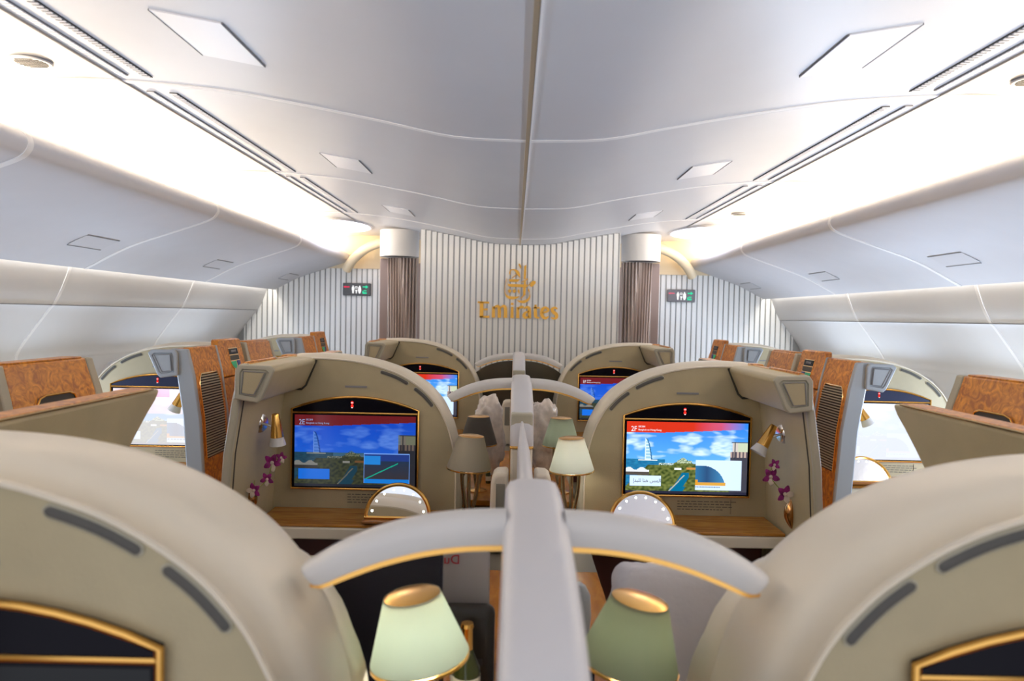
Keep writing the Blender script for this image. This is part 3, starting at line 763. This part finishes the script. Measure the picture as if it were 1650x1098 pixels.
# ------------------------------------------------------------------ reading lamps, vases, orchids, vanity mirrors
def reading_lamp(s, cx, y, label, ao=0, tilt=None, ext=0):
    zz = H-.425; ux = .300+ao+bulge(zz)
    t = thing('reading_lamp', label, 'reading lamp', (cx+s*ux, y, zz), 'gold reading lamps')
    m = M(); m.lathe([(.001, .0), (.036, 0), (.038, .004), (.036, .012), (.022, .014), (.012, .02), (.001, .021)], axis=(-.85, -.52, 0)); m.build('wall_plate', CHROME, t, s)
    m = M(); m.tube([(-.015, -.009, 0), (-.035, -.008, -.005), (-.056-ext, -.006, -.012)], .005, 10); m.build('arm', CHROME, t, s)
    ax = Vector(tilt).normalized(); hc = Vector((-.070-ext, -.006, -.012))
    m = M(); m.lathe([(.001, -.052), (.012, -.050), (.014, -.046), (.019, 0), (.024, .040), (.021, .041), (.018, .0)], c=hc, axis=ax); m.build('lamp_head', GOLD, t, s)
    m = M(); m.lathe([(.022, .038), (.030, .066), (.031, .072), (.027, .070), (.020, .040)], c=hc, axis=ax); m.build('glass_rim', FROST, t, s)
reading_lamp(1, PODX, 2.70, 'gold reading lamp on chrome arm beside the screen marked 2F', tilt=(-.55, -.1, -.9))
reading_lamp(-1, -PODX, 2.70, 'gold reading lamp on chrome arm beside the screen marked 2E', tilt=(-.05, .1, -1))
reading_lamp(1, -1.90, 3.52, 'gold reading lamp in front of the washed out left window screen', ao=AO, tilt=(-.45, 0, -.9), ext=.06)
reading_lamp(-1, 1.90, 3.52, 'gold reading lamp in front of the white right window screen', ao=AO, tilt=(-.5, -.1, -.85), ext=.06)

def orchid(s, cx, y, zc_, side, spots):
    ux = .300+bulge(zc_)
    t = thing('wall_vase', 'copper wall vase %s' % side, 'vase', (cx+s*ux, y, zc_), 'copper wall vases')
    m = M(); rings = []
    for k in range(13):
        f = k/12; w = .024*math.sin(PI*min(.999, f*.93+.001))**.8+.001; d = .016*math.sin(PI*(f*.93))**.8+.001
        rings.append([(-.002-d*(1+math.sin(a)) , w*math.cos(a), -.065+.115*f) for a in [2*PI*q/16 for q in range(16)]])
    m.loft(rings); m.build('vase_body', COPPER, t, s)
    o = thing('orchid_spray', 'magenta and white orchid spray %s' % side, 'orchid', (cx+s*ux, y, zc_+.03), 'orchid sprays')
    pts = [(-.02, 0, 0), (-.03, -.01, .04)]+[(a, b, c) for a, b, c, r in spots]
    m = M(); m.tube(cr(pts, 4), .0018, 6); m.build('stem', STEMG, o, s)
    for i, (a, b, c, r) in enumerate(spots):
        m = M()
        for k in range(5):
            an = 2*PI*k/5+i; e = Vector((math.cos(an)*.9, -.25, math.sin(an))).normalized(); q = Vector((-math.sin(an), 0, math.cos(an)))
            cc = Vector((a, b, c))+e*r*.55; rings = []
            for f in range(5):
                ff = f/4; w = r*.34*math.sin(PI*(.12+.8*ff)); p = Vector((a, b, c))+e*r*1.05*ff+Vector((0, -r*.15*math.sin(ff*PI), 0))
                rings.append([p+q*w, p+Vector((0, -.0015, 0)), p-q*w, p+Vector((0, .0015, 0))])
            m.loft(rings, mi=1 if (k+i) % 4 == 0 else 0)
        m.ball((a, b-.006, c), (r*.22, r*.3, r*.22), 8, 6, 1)
        m.build('flower', [PETAL, PETALW], o, s, ang=80)
COPPER = mat('copper', (.62, .30, .11), .18, metal=1)
orchid(1, PODX, 2.66, H-.715, 'right of the screen marked 2F', [(-.045, -.02, .045, .034), (-.082, .03, .098, .034), (-.08, .0, .150, .022)])
orchid(-1, -PODX, 2.66, H-.705, 'left of the screen marked 2E', [(-.040, -.04, .012, .028), (-.075, .0, .045, .026), (-.080, .04, .10, .034), (-.118, .03, .122, .022)])

def vanity(cx, y, z, tilt, mt, lab):
    t = thing('vanity_mirror', lab, 'mirror', (cx, y, z), 'lighted half round vanity mirrors'); t.rotation_euler = (R(tilt), 0, 0)
    r = .122; q = [PI*k/28 for k in range(29)]
    P = [(r*math.cos(a), .018*math.sin(a), .010+r*.98*math.sin(a)) for a in q]
    m = M(); m.tube([(r, 0, .008)]+P+[(-r, 0, .008)], .0085, 8); m.tube([(-r-.006, -.002, .006), (r+.006, -.002, .006)], .007, 8); m.build('gold_rim', GOLD, t)
    m = M(); m.loft([[(p[0]*.97, p[1]-.004, p[2]) for p in P], [(p[0]*.97, p[1]+.004, p[2]) for p in P]]); m.build('mirror_glass', mt, t, smooth=False)
    m = M()
    for k in range(1, 9): 
        a = PI*(k-.5)/8; m = M().ball((.101*math.cos(a), .018*math.sin(a)-.006, .012+.099*math.sin(a)), (.0042, .002, .0042), 10, 6); m.build('bulb', BULB, t)
    m = M(); m.box(-.13, .13, -.05, .02, -.012, .0); m.build('hinge_base', mat_c('vanity_base', (.35, .13, .03), .25), t, bevel=.004)
MW = mat('mirror_bright', (.97, .97, 1.0), .25, metal=.85)
vanity(.470, 2.71, H-.795, -20, MW, 'half round vanity mirror reflecting white, on the desk under the screen marked 2F')
vanity(-.470, 2.72, H-.790, -7, MIRROR, 'half round vanity mirror reflecting grey edges, on the desk under the screen marked 2E')
vanity(1.73, 3.53, H-.795, -20, MW, 'half round vanity mirror at the right window suite, mostly hidden')

# ------------------------------------------------------------------ centre divider and privacy arches
def divider(yA, lab, front=True):
    t = thing('centre_divider', lab, 'divider', (0, yA, 0), 'segments of the centre divider')
    prof = [(-.47, -.478), (-.466, -.44), (-.448, -.405), (-.42, -.375), (-.36, -.335), (-.28, -.305), (-.18, -.283), (-.08, -.270), (.02, -.264), (.12, -.262), (.19, -.265), (.222, -.275)]
    P = cr(prof, 3); m = M(); rings = []
    for i, p in enumerate(P):
        tn_ = (P[min(i+1, len(P)-1)]-P[max(i-1, 0)]).normalized(); n = Vector((-tn_.y, tn_.x))
        w = .0435 if i < len(P)-2 else .034
        sec = [(-w, -.10), (-w, -.018), (-w*.86, -.006), (-w*.55, -.0012), (0, 0), (w*.55, -.0012), (w*.86, -.006), (w, -.018), (w, -.10)]
        rings.append([(a, p.x+n.x*b, H+p.y+n.y*b) for a, b in sec])
    m.loft(rings); m.build('divider_cap', CAPW, t, ang=50)
    m = M(); m.box(-.040, .040, -.44, .215, .0, H-.36); m.build('divider_column', TRIMB, t, bevel=.006)
    m = M(); m.box(-.043, .043, -.474, -.40, H-.486, H-.476); m.build('gold_ring', GOLD, t, bevel=.003)
    m = M(); m.box(-.040, .040, -.472, -.40, .0, H-.487); m.build('column_front', SHELL, t, bevel=.008)
    m = M(); m.box(-.0455, -.0405, -.012, .012, .8, H-.325); m.box(.0405, .0455, -.012, .012, .8, H-.325); m.build('gold_strip', GOLD, t)
    # retracted sliding panel towards the camera
    m = M(); prof = [(-.019, -.9), (-.019, -.465), (-.014, -.449), (-.004, -.444), (.004, -.444), (.014, -.449), (.019, -.465), (.019, -.9)]
    if front:
        prof = [(x, z+(.06 if z > -.6 else 0)) for x, z in prof]; m.loft([[(x*k, y, H+z) for x, z in prof] for y, k in ((-1.84, 1), (-.95, 1), (-.46, .35))]); m.build('sliding_panel', CAPW, t, ang=50)
    for s in (1, -1):
        m = M(); m.prism([(.046, .776), (.112, .776), (.106, H-.580), (.098, H-.555), (.085, H-.545), (.046, H-.542)], 'y', -.62, -.50); o = m.build('side_bolster', SHELL, t, s, bevel=.012, bseg=3)
        m = M(); m.box(.056, .088, -.6225, -.615, H-.70, H-.58); q = m.build('bolster_recess', mat_c('recess_grey', (.22, .21, .17), .5), t, s, bevel=.003); q.parent = o
divider(.97, 'nearest pearl centre divider, large and blurred, running up the middle foreground')
divider(3.07, 'middle pearl segment of the centre divider between the two pairs of lamps')
divider(5.17, 'farthest pearl segment of the centre divider below the gold logo')
def arch(s, yA, lab):
    t = thing('privacy_arch', lab, 'arch', (0, yA, 0), 'pearl arches over the centre consoles')
    path = cr([(.040, -.266), (.10, -.269), (.16, -.278), (.22, -.295), (.27, -.317), (.305, -.338), (.318, -.347)], 4)
    nn = normals(path); rings = []
    for i, p in enumerate(path):
        e = nn[i]; f = i/(len(path)-1)
        k = 1 if f < .97 else .80
        e = e*(1-.40*f**4)
        sec = [(-.022, -.042), (-.026, -.022), (-.024, -.010), (-.014, 0), (.012, 0), (.024, -.006), (.028, -.014), (.024, -.042)]
        rings.append([(p.x+e.x*b*k, a*k, H+p.y+e.y*b*k) for a, b in sec])
    m = M(); m.loft(rings); m.build('arch_bar', ARCHW, t, s, ang=50)
    rings = []
    for i, p in enumerate(path):
        e = nn[i]*(1-.40*(i/(len(path)-1))**4); sec = [(-.023, -.0415), (-.023, -.0485), (.024, -.0485), (.024, -.0415)]
        rings.append([(p.x+e.x*b, a, H+p.y+e.y*b) for a, b in sec])
    m = M(); m.loft(rings); m.build('gold_strip', GOLD, t, s, ang=50)
def pane(s, yA):
    path = cr([(.044, -.322), (.10, -.326), (.16, -.337), (.22, -.357), (.27, -.382), (.31, -.412)], 3)
    t = thing('divider_pane', 'dark brown reflecting pane under the farthest arch, %s of the divider' % ('right' if s > 0 else 'left'), 'glass pane', (0, yA, 0), 'dark panes under the farthest arches')
    M().prism([(.31, .02), (.044, .02)]+[(p.x, H+p.y) for p in path], 'y', -.006, .006).build('pane', PANE, t, s, smooth=False)
PANE = mat('dark_pane', (.10, .085, .06), .12, metal=.6)
for s in (1, -1): pane(s, 5.17)
for i, (yA, nm) in enumerate(((.97, 'nearest, large and blurred'), (3.07, 'middle'), (5.17, 'farthest'))):
    for s in (1, -1):
        arch(s, yA, 'pearl arch with gold underside %s of the centre divider, %s' % ('right' if s > 0 else 'left', nm))

# ------------------------------------------------------------------ side consoles between divider and shells
def console(s, ya, yb, lab):
    t = thing('side_console', lab, 'console', (s*.15, ya, 0), 'side consoles along the centre divider')
    L = yb-ya
    M().box(-.10, .10, 0, L, .02, .745).build('console_body', DKLAMP, t)
    M().box(-.102, .102, .0, L*.62, .746, .772).build('wood_top', COUNTERW, t, bevel=.003)
    M().box(-.102, .102, L*.62+.003, L, .746, .770).build('leather_top', mat_c('console_leather', (.20, .18, .14), .5), t, bevel=.003)
    M().box(-.103, .103, -.001, L, .738, .7455).build('gold_line', GOLD, t)
for s in (1, -1):
    side = 'right' if s > 0 else 'left'
    console(s, 1.16, 3.0, 'wood topped side console %s of the divider, in the near row' % side)
    console(s, 3.18, 5.1, 'wood topped side console %s of the divider, in the far row' % side)

# ------------------------------------------------------------------ table lamps
def table_lamp(x, y, ztop, lab, col, glow, st, lean=0, sc=1.0, hm=.128):
    t = thing('table_lamp', lab, 'lamp', (x, y, .772), 'small table lamps beside the centre divider')
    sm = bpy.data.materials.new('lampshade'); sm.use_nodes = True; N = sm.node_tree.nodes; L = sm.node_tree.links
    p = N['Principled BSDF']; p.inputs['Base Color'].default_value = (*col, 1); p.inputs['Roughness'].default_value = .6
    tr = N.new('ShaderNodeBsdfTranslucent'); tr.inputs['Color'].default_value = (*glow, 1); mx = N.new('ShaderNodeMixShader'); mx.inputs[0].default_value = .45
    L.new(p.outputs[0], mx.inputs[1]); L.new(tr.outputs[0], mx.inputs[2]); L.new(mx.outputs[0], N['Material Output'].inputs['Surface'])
    hz = ztop-.772
    def tip_(m):
        ca, sa = math.cos(R(lean)), math.sin(R(lean)); z0 = hz-.065
        m.v = [(v[0]*ca+(v[2]-z0)*sa, v[1], z0-v[0]*sa+(v[2]-z0)*ca) for v in m.v]; return m
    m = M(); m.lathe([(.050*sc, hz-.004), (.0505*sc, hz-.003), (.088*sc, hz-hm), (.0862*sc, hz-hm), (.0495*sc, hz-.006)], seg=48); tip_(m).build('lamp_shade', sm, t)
    m = M(); m.lathe([(.001, hz-.0005), (.042*sc, hz-.0005), (.050*sc, hz-.003), (.050*sc, hz-.008), (.001, hz-.006)], seg=48); tip_(m).build('gold_cap', GOLD, t)
    m = M(); m.lathe([(.0865*sc, hz-hm-.002), (.089*sc, hz-hm-.002), (.089*sc, hz-hm-.007), (.0865*sc, hz-hm-.007)], seg=48); tip_(m).build('shade_rim', GOLD, t)
    m = M()
    zb = hz-hm+.008
    for k in range(3):
        a = 2*PI*k/3+.5
        P = [(q*math.cos(a), q*math.sin(a), zb*h) for q, h in ((.036, 1), (.037, .8), (.031, .55), (.018, .3), (.009, .12), (.007, .04))]
        m = M().tube(cr(P, 5), .0075, 10); m.build('stem', BRONZE, t)
    m = M(); m.lathe([(.001, 0), (.045, 0), (.045, .005), (.014, .010), (.010, .04), (.001, .042)], seg=32); m.build('base', GOLD, t)
    l = bpy.data.lights.new('lamp_light', 'POINT'); l.energy = st; l.shadow_soft_size = .025; l.color = (1, .97, .90)
    lo = bpy.data.objects.new('lamp_light', l); C.objects.link(lo); lo.location = (x, y, .772+hz-hm+.045)
ZL = H-.472
table_lamp(-.20, 2.80, ZL, 'unlit grey shaded table lamp left of the divider, front one of its pair', (.48, .44, .35), (.5, .46, .36), .14, lean=3)  # weak light added inside to brighten the shade of this unlit lamp
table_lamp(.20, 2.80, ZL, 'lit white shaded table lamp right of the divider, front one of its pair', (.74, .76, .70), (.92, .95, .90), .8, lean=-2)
table_lamp(-.195, 3.35, ZL, 'mirror image of the grey lamp, built as a darker lamp under the middle left arch', (.17, .15, .13), (.2, .18, .15), .03)  # reflection of the front lamp as geometry; mirror's darker tint put into lampshade colour
table_lamp(.195, 3.35, ZL, 'mirror image of the white lamp, pale green and solid, under the middle right arch', (.32, .35, .28), (.6, .66, .56), .3)  # right-hand reflected lamp, greener mirror tint put into its lampshade
table_lamp(-.198, 1.25, ZL-.022, 'large blurred mirror image of a lit pale green lamp, built solid, under nearest left arch', (.58, .63, .55), (.79, .86, .77), .80, lean=-8, hm=.114)  # reflected lamp added as geometry with its own light, green tint included
table_lamp(.188, 1.25, ZL-.022, 'large blurred mirror image of a dim olive green lamp, built solid, under nearest right arch', (.29, .31, .22), (.50, .55, .41), .42, lean=9, hm=.114)  # reflected right lamp made solid, with an added light inside

# ------------------------------------------------------------------ seats
def seat(s, y, lab):
    t = thing('passenger_seat', lab, 'seat', (s*.60, y, 0), 'first class seats')
    W = .27
    m = M(); m.loft([[(x*k, yy+a, z) for x, yy in ((-W, 0), (-W*.93, .10), (-W*.6, .15), (W*.6, .15), (W*.93, .10), (W, 0), (W*.9, -.06), (-W*.9, -.06))] for z, a, k in ((.42, 0, 1), (.6, -.03, 1), (.8, -.06, .98), (.90, -.08, .92), (.94, -.085, .80))])
    m.build('backrest', LEATHER, t, ang=60)
    m = M().box(-W*.95, W*.95, .08, .62, .36, .48); m.build('seat_cushion', LEATHER, t, bevel=.04, bseg=4)
    m = M().box(-W, W, -.05, .60, .04, .36); m.build('seat_base', DKLAMP, t, bevel=.02)
    m = M().box(-.20, .20, .02, .10, .78, .92); m.build('headrest', LEATHER_L, t, bevel=.03, bseg=4)
    for k in (1, -1):
        m = M().box(k*W if k > 0 else -W-.05, W+.05 if k > 0 else -W, .0, .60, .20, .62); m.build('armrest', LEATHER, t, bevel=.02)
for s, y, lab in ((-1, 1.85, 'beige leather seat just beyond the nearest left arch, mostly hidden by the shell'),
                  (1, 1.85, 'beige leather seat just beyond the nearest right arch, behind the mirrored white pillow'),
                  (-1, 3.95, 'beige leather seat beyond the middle left arch'), (1, 3.95, 'beige leather seat beyond the middle right arch')):
    seat(s, y, lab)

def soft(name, lab, cat, c, half, rot, mt, amp, fr, grp=None, p=3.0, seed=0, part='cloth'):
    t = thing(name, lab, cat, c, grp); t.rotation_euler = rot
    m = M(); rings = []; nz, ns = 36, 60
    for i in range(nz+1):
        a = -PI/2+PI*i/nz; ca, sa = abs(math.cos(a))**(2/p), math.copysign(abs(math.sin(a))**(2/p), math.sin(a)); ring = []
        for k in range(ns):
            b = 2*PI*k/ns; cb = math.copysign(abs(math.cos(b))**(2/p), math.cos(b)); sb = math.copysign(abs(math.sin(b))**(2/p), math.sin(b))
            v = Vector((half[0]*ca*cb, half[1]*ca*sb, half[2]*sa))
            n = noise.noise(v*fr+Vector((seed, 0, 0)))+.5*abs(noise.noise(v*fr*2.3+Vector((seed, 3, 0))))
            d = v.normalized() if v.length > 0 else v
            ring.append(v+d*n*amp)
        rings.append(ring)
    m.loft(rings); o = m.build(part, mt, t, ang=75 if amp < .015 else 50); return t
soft('pillow', 'mirror image of a crumpled white pillow, built solid, under the nearest right arch', 'pillow', (.372, 1.56, H-.71), (.185, .045, .155), (R(-18), R(5), R(6)), PILLOW, .022, 13, seed=4, p=6.5, part='pillow_cloth')  # pillow reflection under the arch, modelled as a solid pillow
soft('mirrored_bedding', 'mirror image of a plastic wrapped bedding bundle, built solid, left under the middle arch', 'bedding', (-.158, 3.72, .772+.205), (.070, .05, .198), (0, 0, R(8)), PLASTIC, .030, 22, 'plastic wrapped bedding', seed=1, part='plastic_wrap')  # reflected bundle under the arch, modelled as a solid thing
soft('mirrored_bedding', 'mirror image of a plastic wrapped bedding bundle, built solid, right under the middle arch', 'bedding', (.130, 3.74, .772+.195), (.075, .05, .188), (0, 0, R(-5)), PLASTIC, .036, 20, 'plastic wrapped bedding', seed=8, part='plastic_wrap')  # second reflected bundle, also modelled solid
# black board and paper bag: mirror reflections built as solid things
t = thing('reflection_board', 'large black board standing in for a dark reflection under the nearest left arch', 'reflection board', (-.215, 1.43, .775))  # added board in place of a black reflected area
m = M(); m.prism([(-.19, 0), (.045, 0), (.045, .348), (-.19, .348)], 'y', -.012, .012); m.build('board_face', BLACKC, t, bevel=.006)
t = thing('mirrored_bag', 'mirror image of a white paper bag with reversed red letters, beside the black board', 'bag', (-.135, 1.62, .775))
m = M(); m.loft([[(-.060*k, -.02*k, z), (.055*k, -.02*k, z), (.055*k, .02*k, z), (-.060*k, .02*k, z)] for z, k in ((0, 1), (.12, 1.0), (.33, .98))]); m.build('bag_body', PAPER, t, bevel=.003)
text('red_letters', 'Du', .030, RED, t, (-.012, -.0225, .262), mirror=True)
t = thing('filler_block', 'dark brown filler block added to cover the lower part of the mirrored paper bag', 'box', (-.125, 1.56, .775))  # dark block added to cover the lower part of the reflected bag
m = M(); m.box(-.060, .060, -.025, .025, 0, .185); m.build('box_body', mat_c('dark_brown', (.035, .028, .02), .4), t, bevel=.02, bseg=4)
m = M(); m.box(-.035, .035, -.028, -.0255, .06, .075); m.build('latch', DARKL, t)
# handset, bottles, glasses
t = thing('seat_handset', 'grey oval seat handset held against the divider under the nearest right arch', 'handset', (.115, 1.50, .775))
m = M(); m.loft([[(w*math.cos(a)*1.0, .012*math.sin(a), z) for a in [2*PI*k/20 for k in range(20)]] for z, w in ((.12, .004), (.125, .013), (.145, .022), (.19, .026), (.235, .023), (.255, .013), (.26, .004))]); m.build('handset_body', TRIMG, t, bevel=0, ang=60)
m = M().box(-.035, .035, -.02, .02, 0, .115); m.build('handset_dock', BLACK, t, bevel=.006)
def bottle(x, y, sc, lab):
    t = thing('minibar_bottle', lab, 'bottle', (x, y, .774), 'minibar bottles')
    m = M(); m.lathe([(.001, 0), (.028*sc, 0), (.030*sc, .006), (.030*sc, .10*sc), (.012*sc, .145*sc), (.011*sc, .16*sc)], seg=24); m.build('bottle_glass', OLIVE, t)
    m = M(); m.lathe([(.0305*sc, .03*sc), (.0308*sc, .03*sc), (.0308*sc, .085*sc), (.0305*sc, .085*sc)], seg=24); m.build('bottle_label', mat_c('label_white', (.85, .80, .62), .4), t)
    m = M(); m.lathe([(.0135*sc, .140*sc), (.013*sc, .185*sc), (.015*sc, .190*sc), (.013*sc, .198*sc), (.001, .199*sc)], seg=20); m.build('gold_foil', GOLD, t)
bottle(-.120, 1.46, .95, 'small dark bottle with gold foil beside the mirrored green lamp, near the divider')
bottle(-.150, 3.50, .42, 'tiny bottle on the console behind the unlit grey lamp')
def tumbler(x, y, lab):
    t = thing('drinking_glass', lab, 'glass', (x, y, .774), 'drinking glasses')
    m = M(); m.lathe([(.001, 0), (.024, 0), (.028, .085), (.0265, .085), (.023, .004), (.001, .004)], seg=28); m.build('glass_body', CHROME, t)
    m = M(); m.lathe([(.001, .06), (.0262, .06)], seg=20); m.build('amber_drink', mat_c('amber', (.7, .35, .03), .1), t)
tumbler(-.165, 1.47, 'shiny glass on the wood console beside the small dark bottle')

# ------------------------------------------------------------------ lights
def area(name, loc, rot, sx, sy, e, col, spread=180):
    l = bpy.data.lights.new(name, 'AREA'); l.shape = 'RECTANGLE'; l.size = sx; l.size_y = sy; l.energy = e; l.color = col; l.spread = R(spread)
    o = bpy.data.objects.new(name, l); C.objects.link(o); o.location = loc; o.rotation_euler = rot; return o
for s in (1, -1):
    # lamp strips in the trough behind the bins, shining up and inwards
    area('cove_light', (s*1.87, 3.2, H+.63), (0, R(180-s*28), 0), .05, 7.6, 68, (1, .80, .56))
    area('wall_wash_light', (s*2.455, 3.2, H+.30), (0, R(s*12), 0), .03, 7.6, 20, (1, .93, .82))
    for y in (.8, 1.32, 1.84, 2.9, 3.42, 3.94, 5.0, 5.52, 6.04):
        area('window_light', (s*2.79, y, H-.58), (0, R(s*90), 0), .22, .30, 5.0 if s < 0 else 9.0, (.62, .77, 1.0))
W = bpy.data.worlds.new('world'); bpy.context.scene.world = W; W.use_nodes = True
W.node_tree.nodes['Background'].inputs['Color'].default_value = (.84, .88, 1, 1); W.node_tree.nodes['Background'].inputs['Strength'].default_value = 1.05

# ------------------------------------------------------------------ camera
cam = bpy.data.cameras.new('camera'); co = bpy.data.objects.new('camera', cam); C.objects.link(co)
cam.sensor_width = 36; cam.lens = 1150/1650*36; cam.clip_start = .02
from mathutils import Matrix
co.matrix_world = Matrix.Translation((-.034, 0, H)) @ Matrix.Rotation(R(.2), 4, 'Z') @ Matrix.Rotation(R(90-1.943), 4, 'X') @ Matrix.Rotation(R(1.15), 4, 'Z')
cam.dof.use_dof = True; cam.dof.focus_distance = 3.0; cam.dof.aperture_fstop = 3.4
S_ = bpy.context.scene; S_.camera = co
S_.view_settings.view_transform = 'Standard'; S_.view_settings.look = 'None'; S_.view_settings.exposure = .15; S_.view_settings.gamma = 1
S_.view_settings.use_curve_mapping = False
S_.cycles.use_denoising = True; S_.cycles.max_bounces = 8; S_.cycles.diffuse_bounces = 5; S_.cycles.sample_clamp_indirect = 6
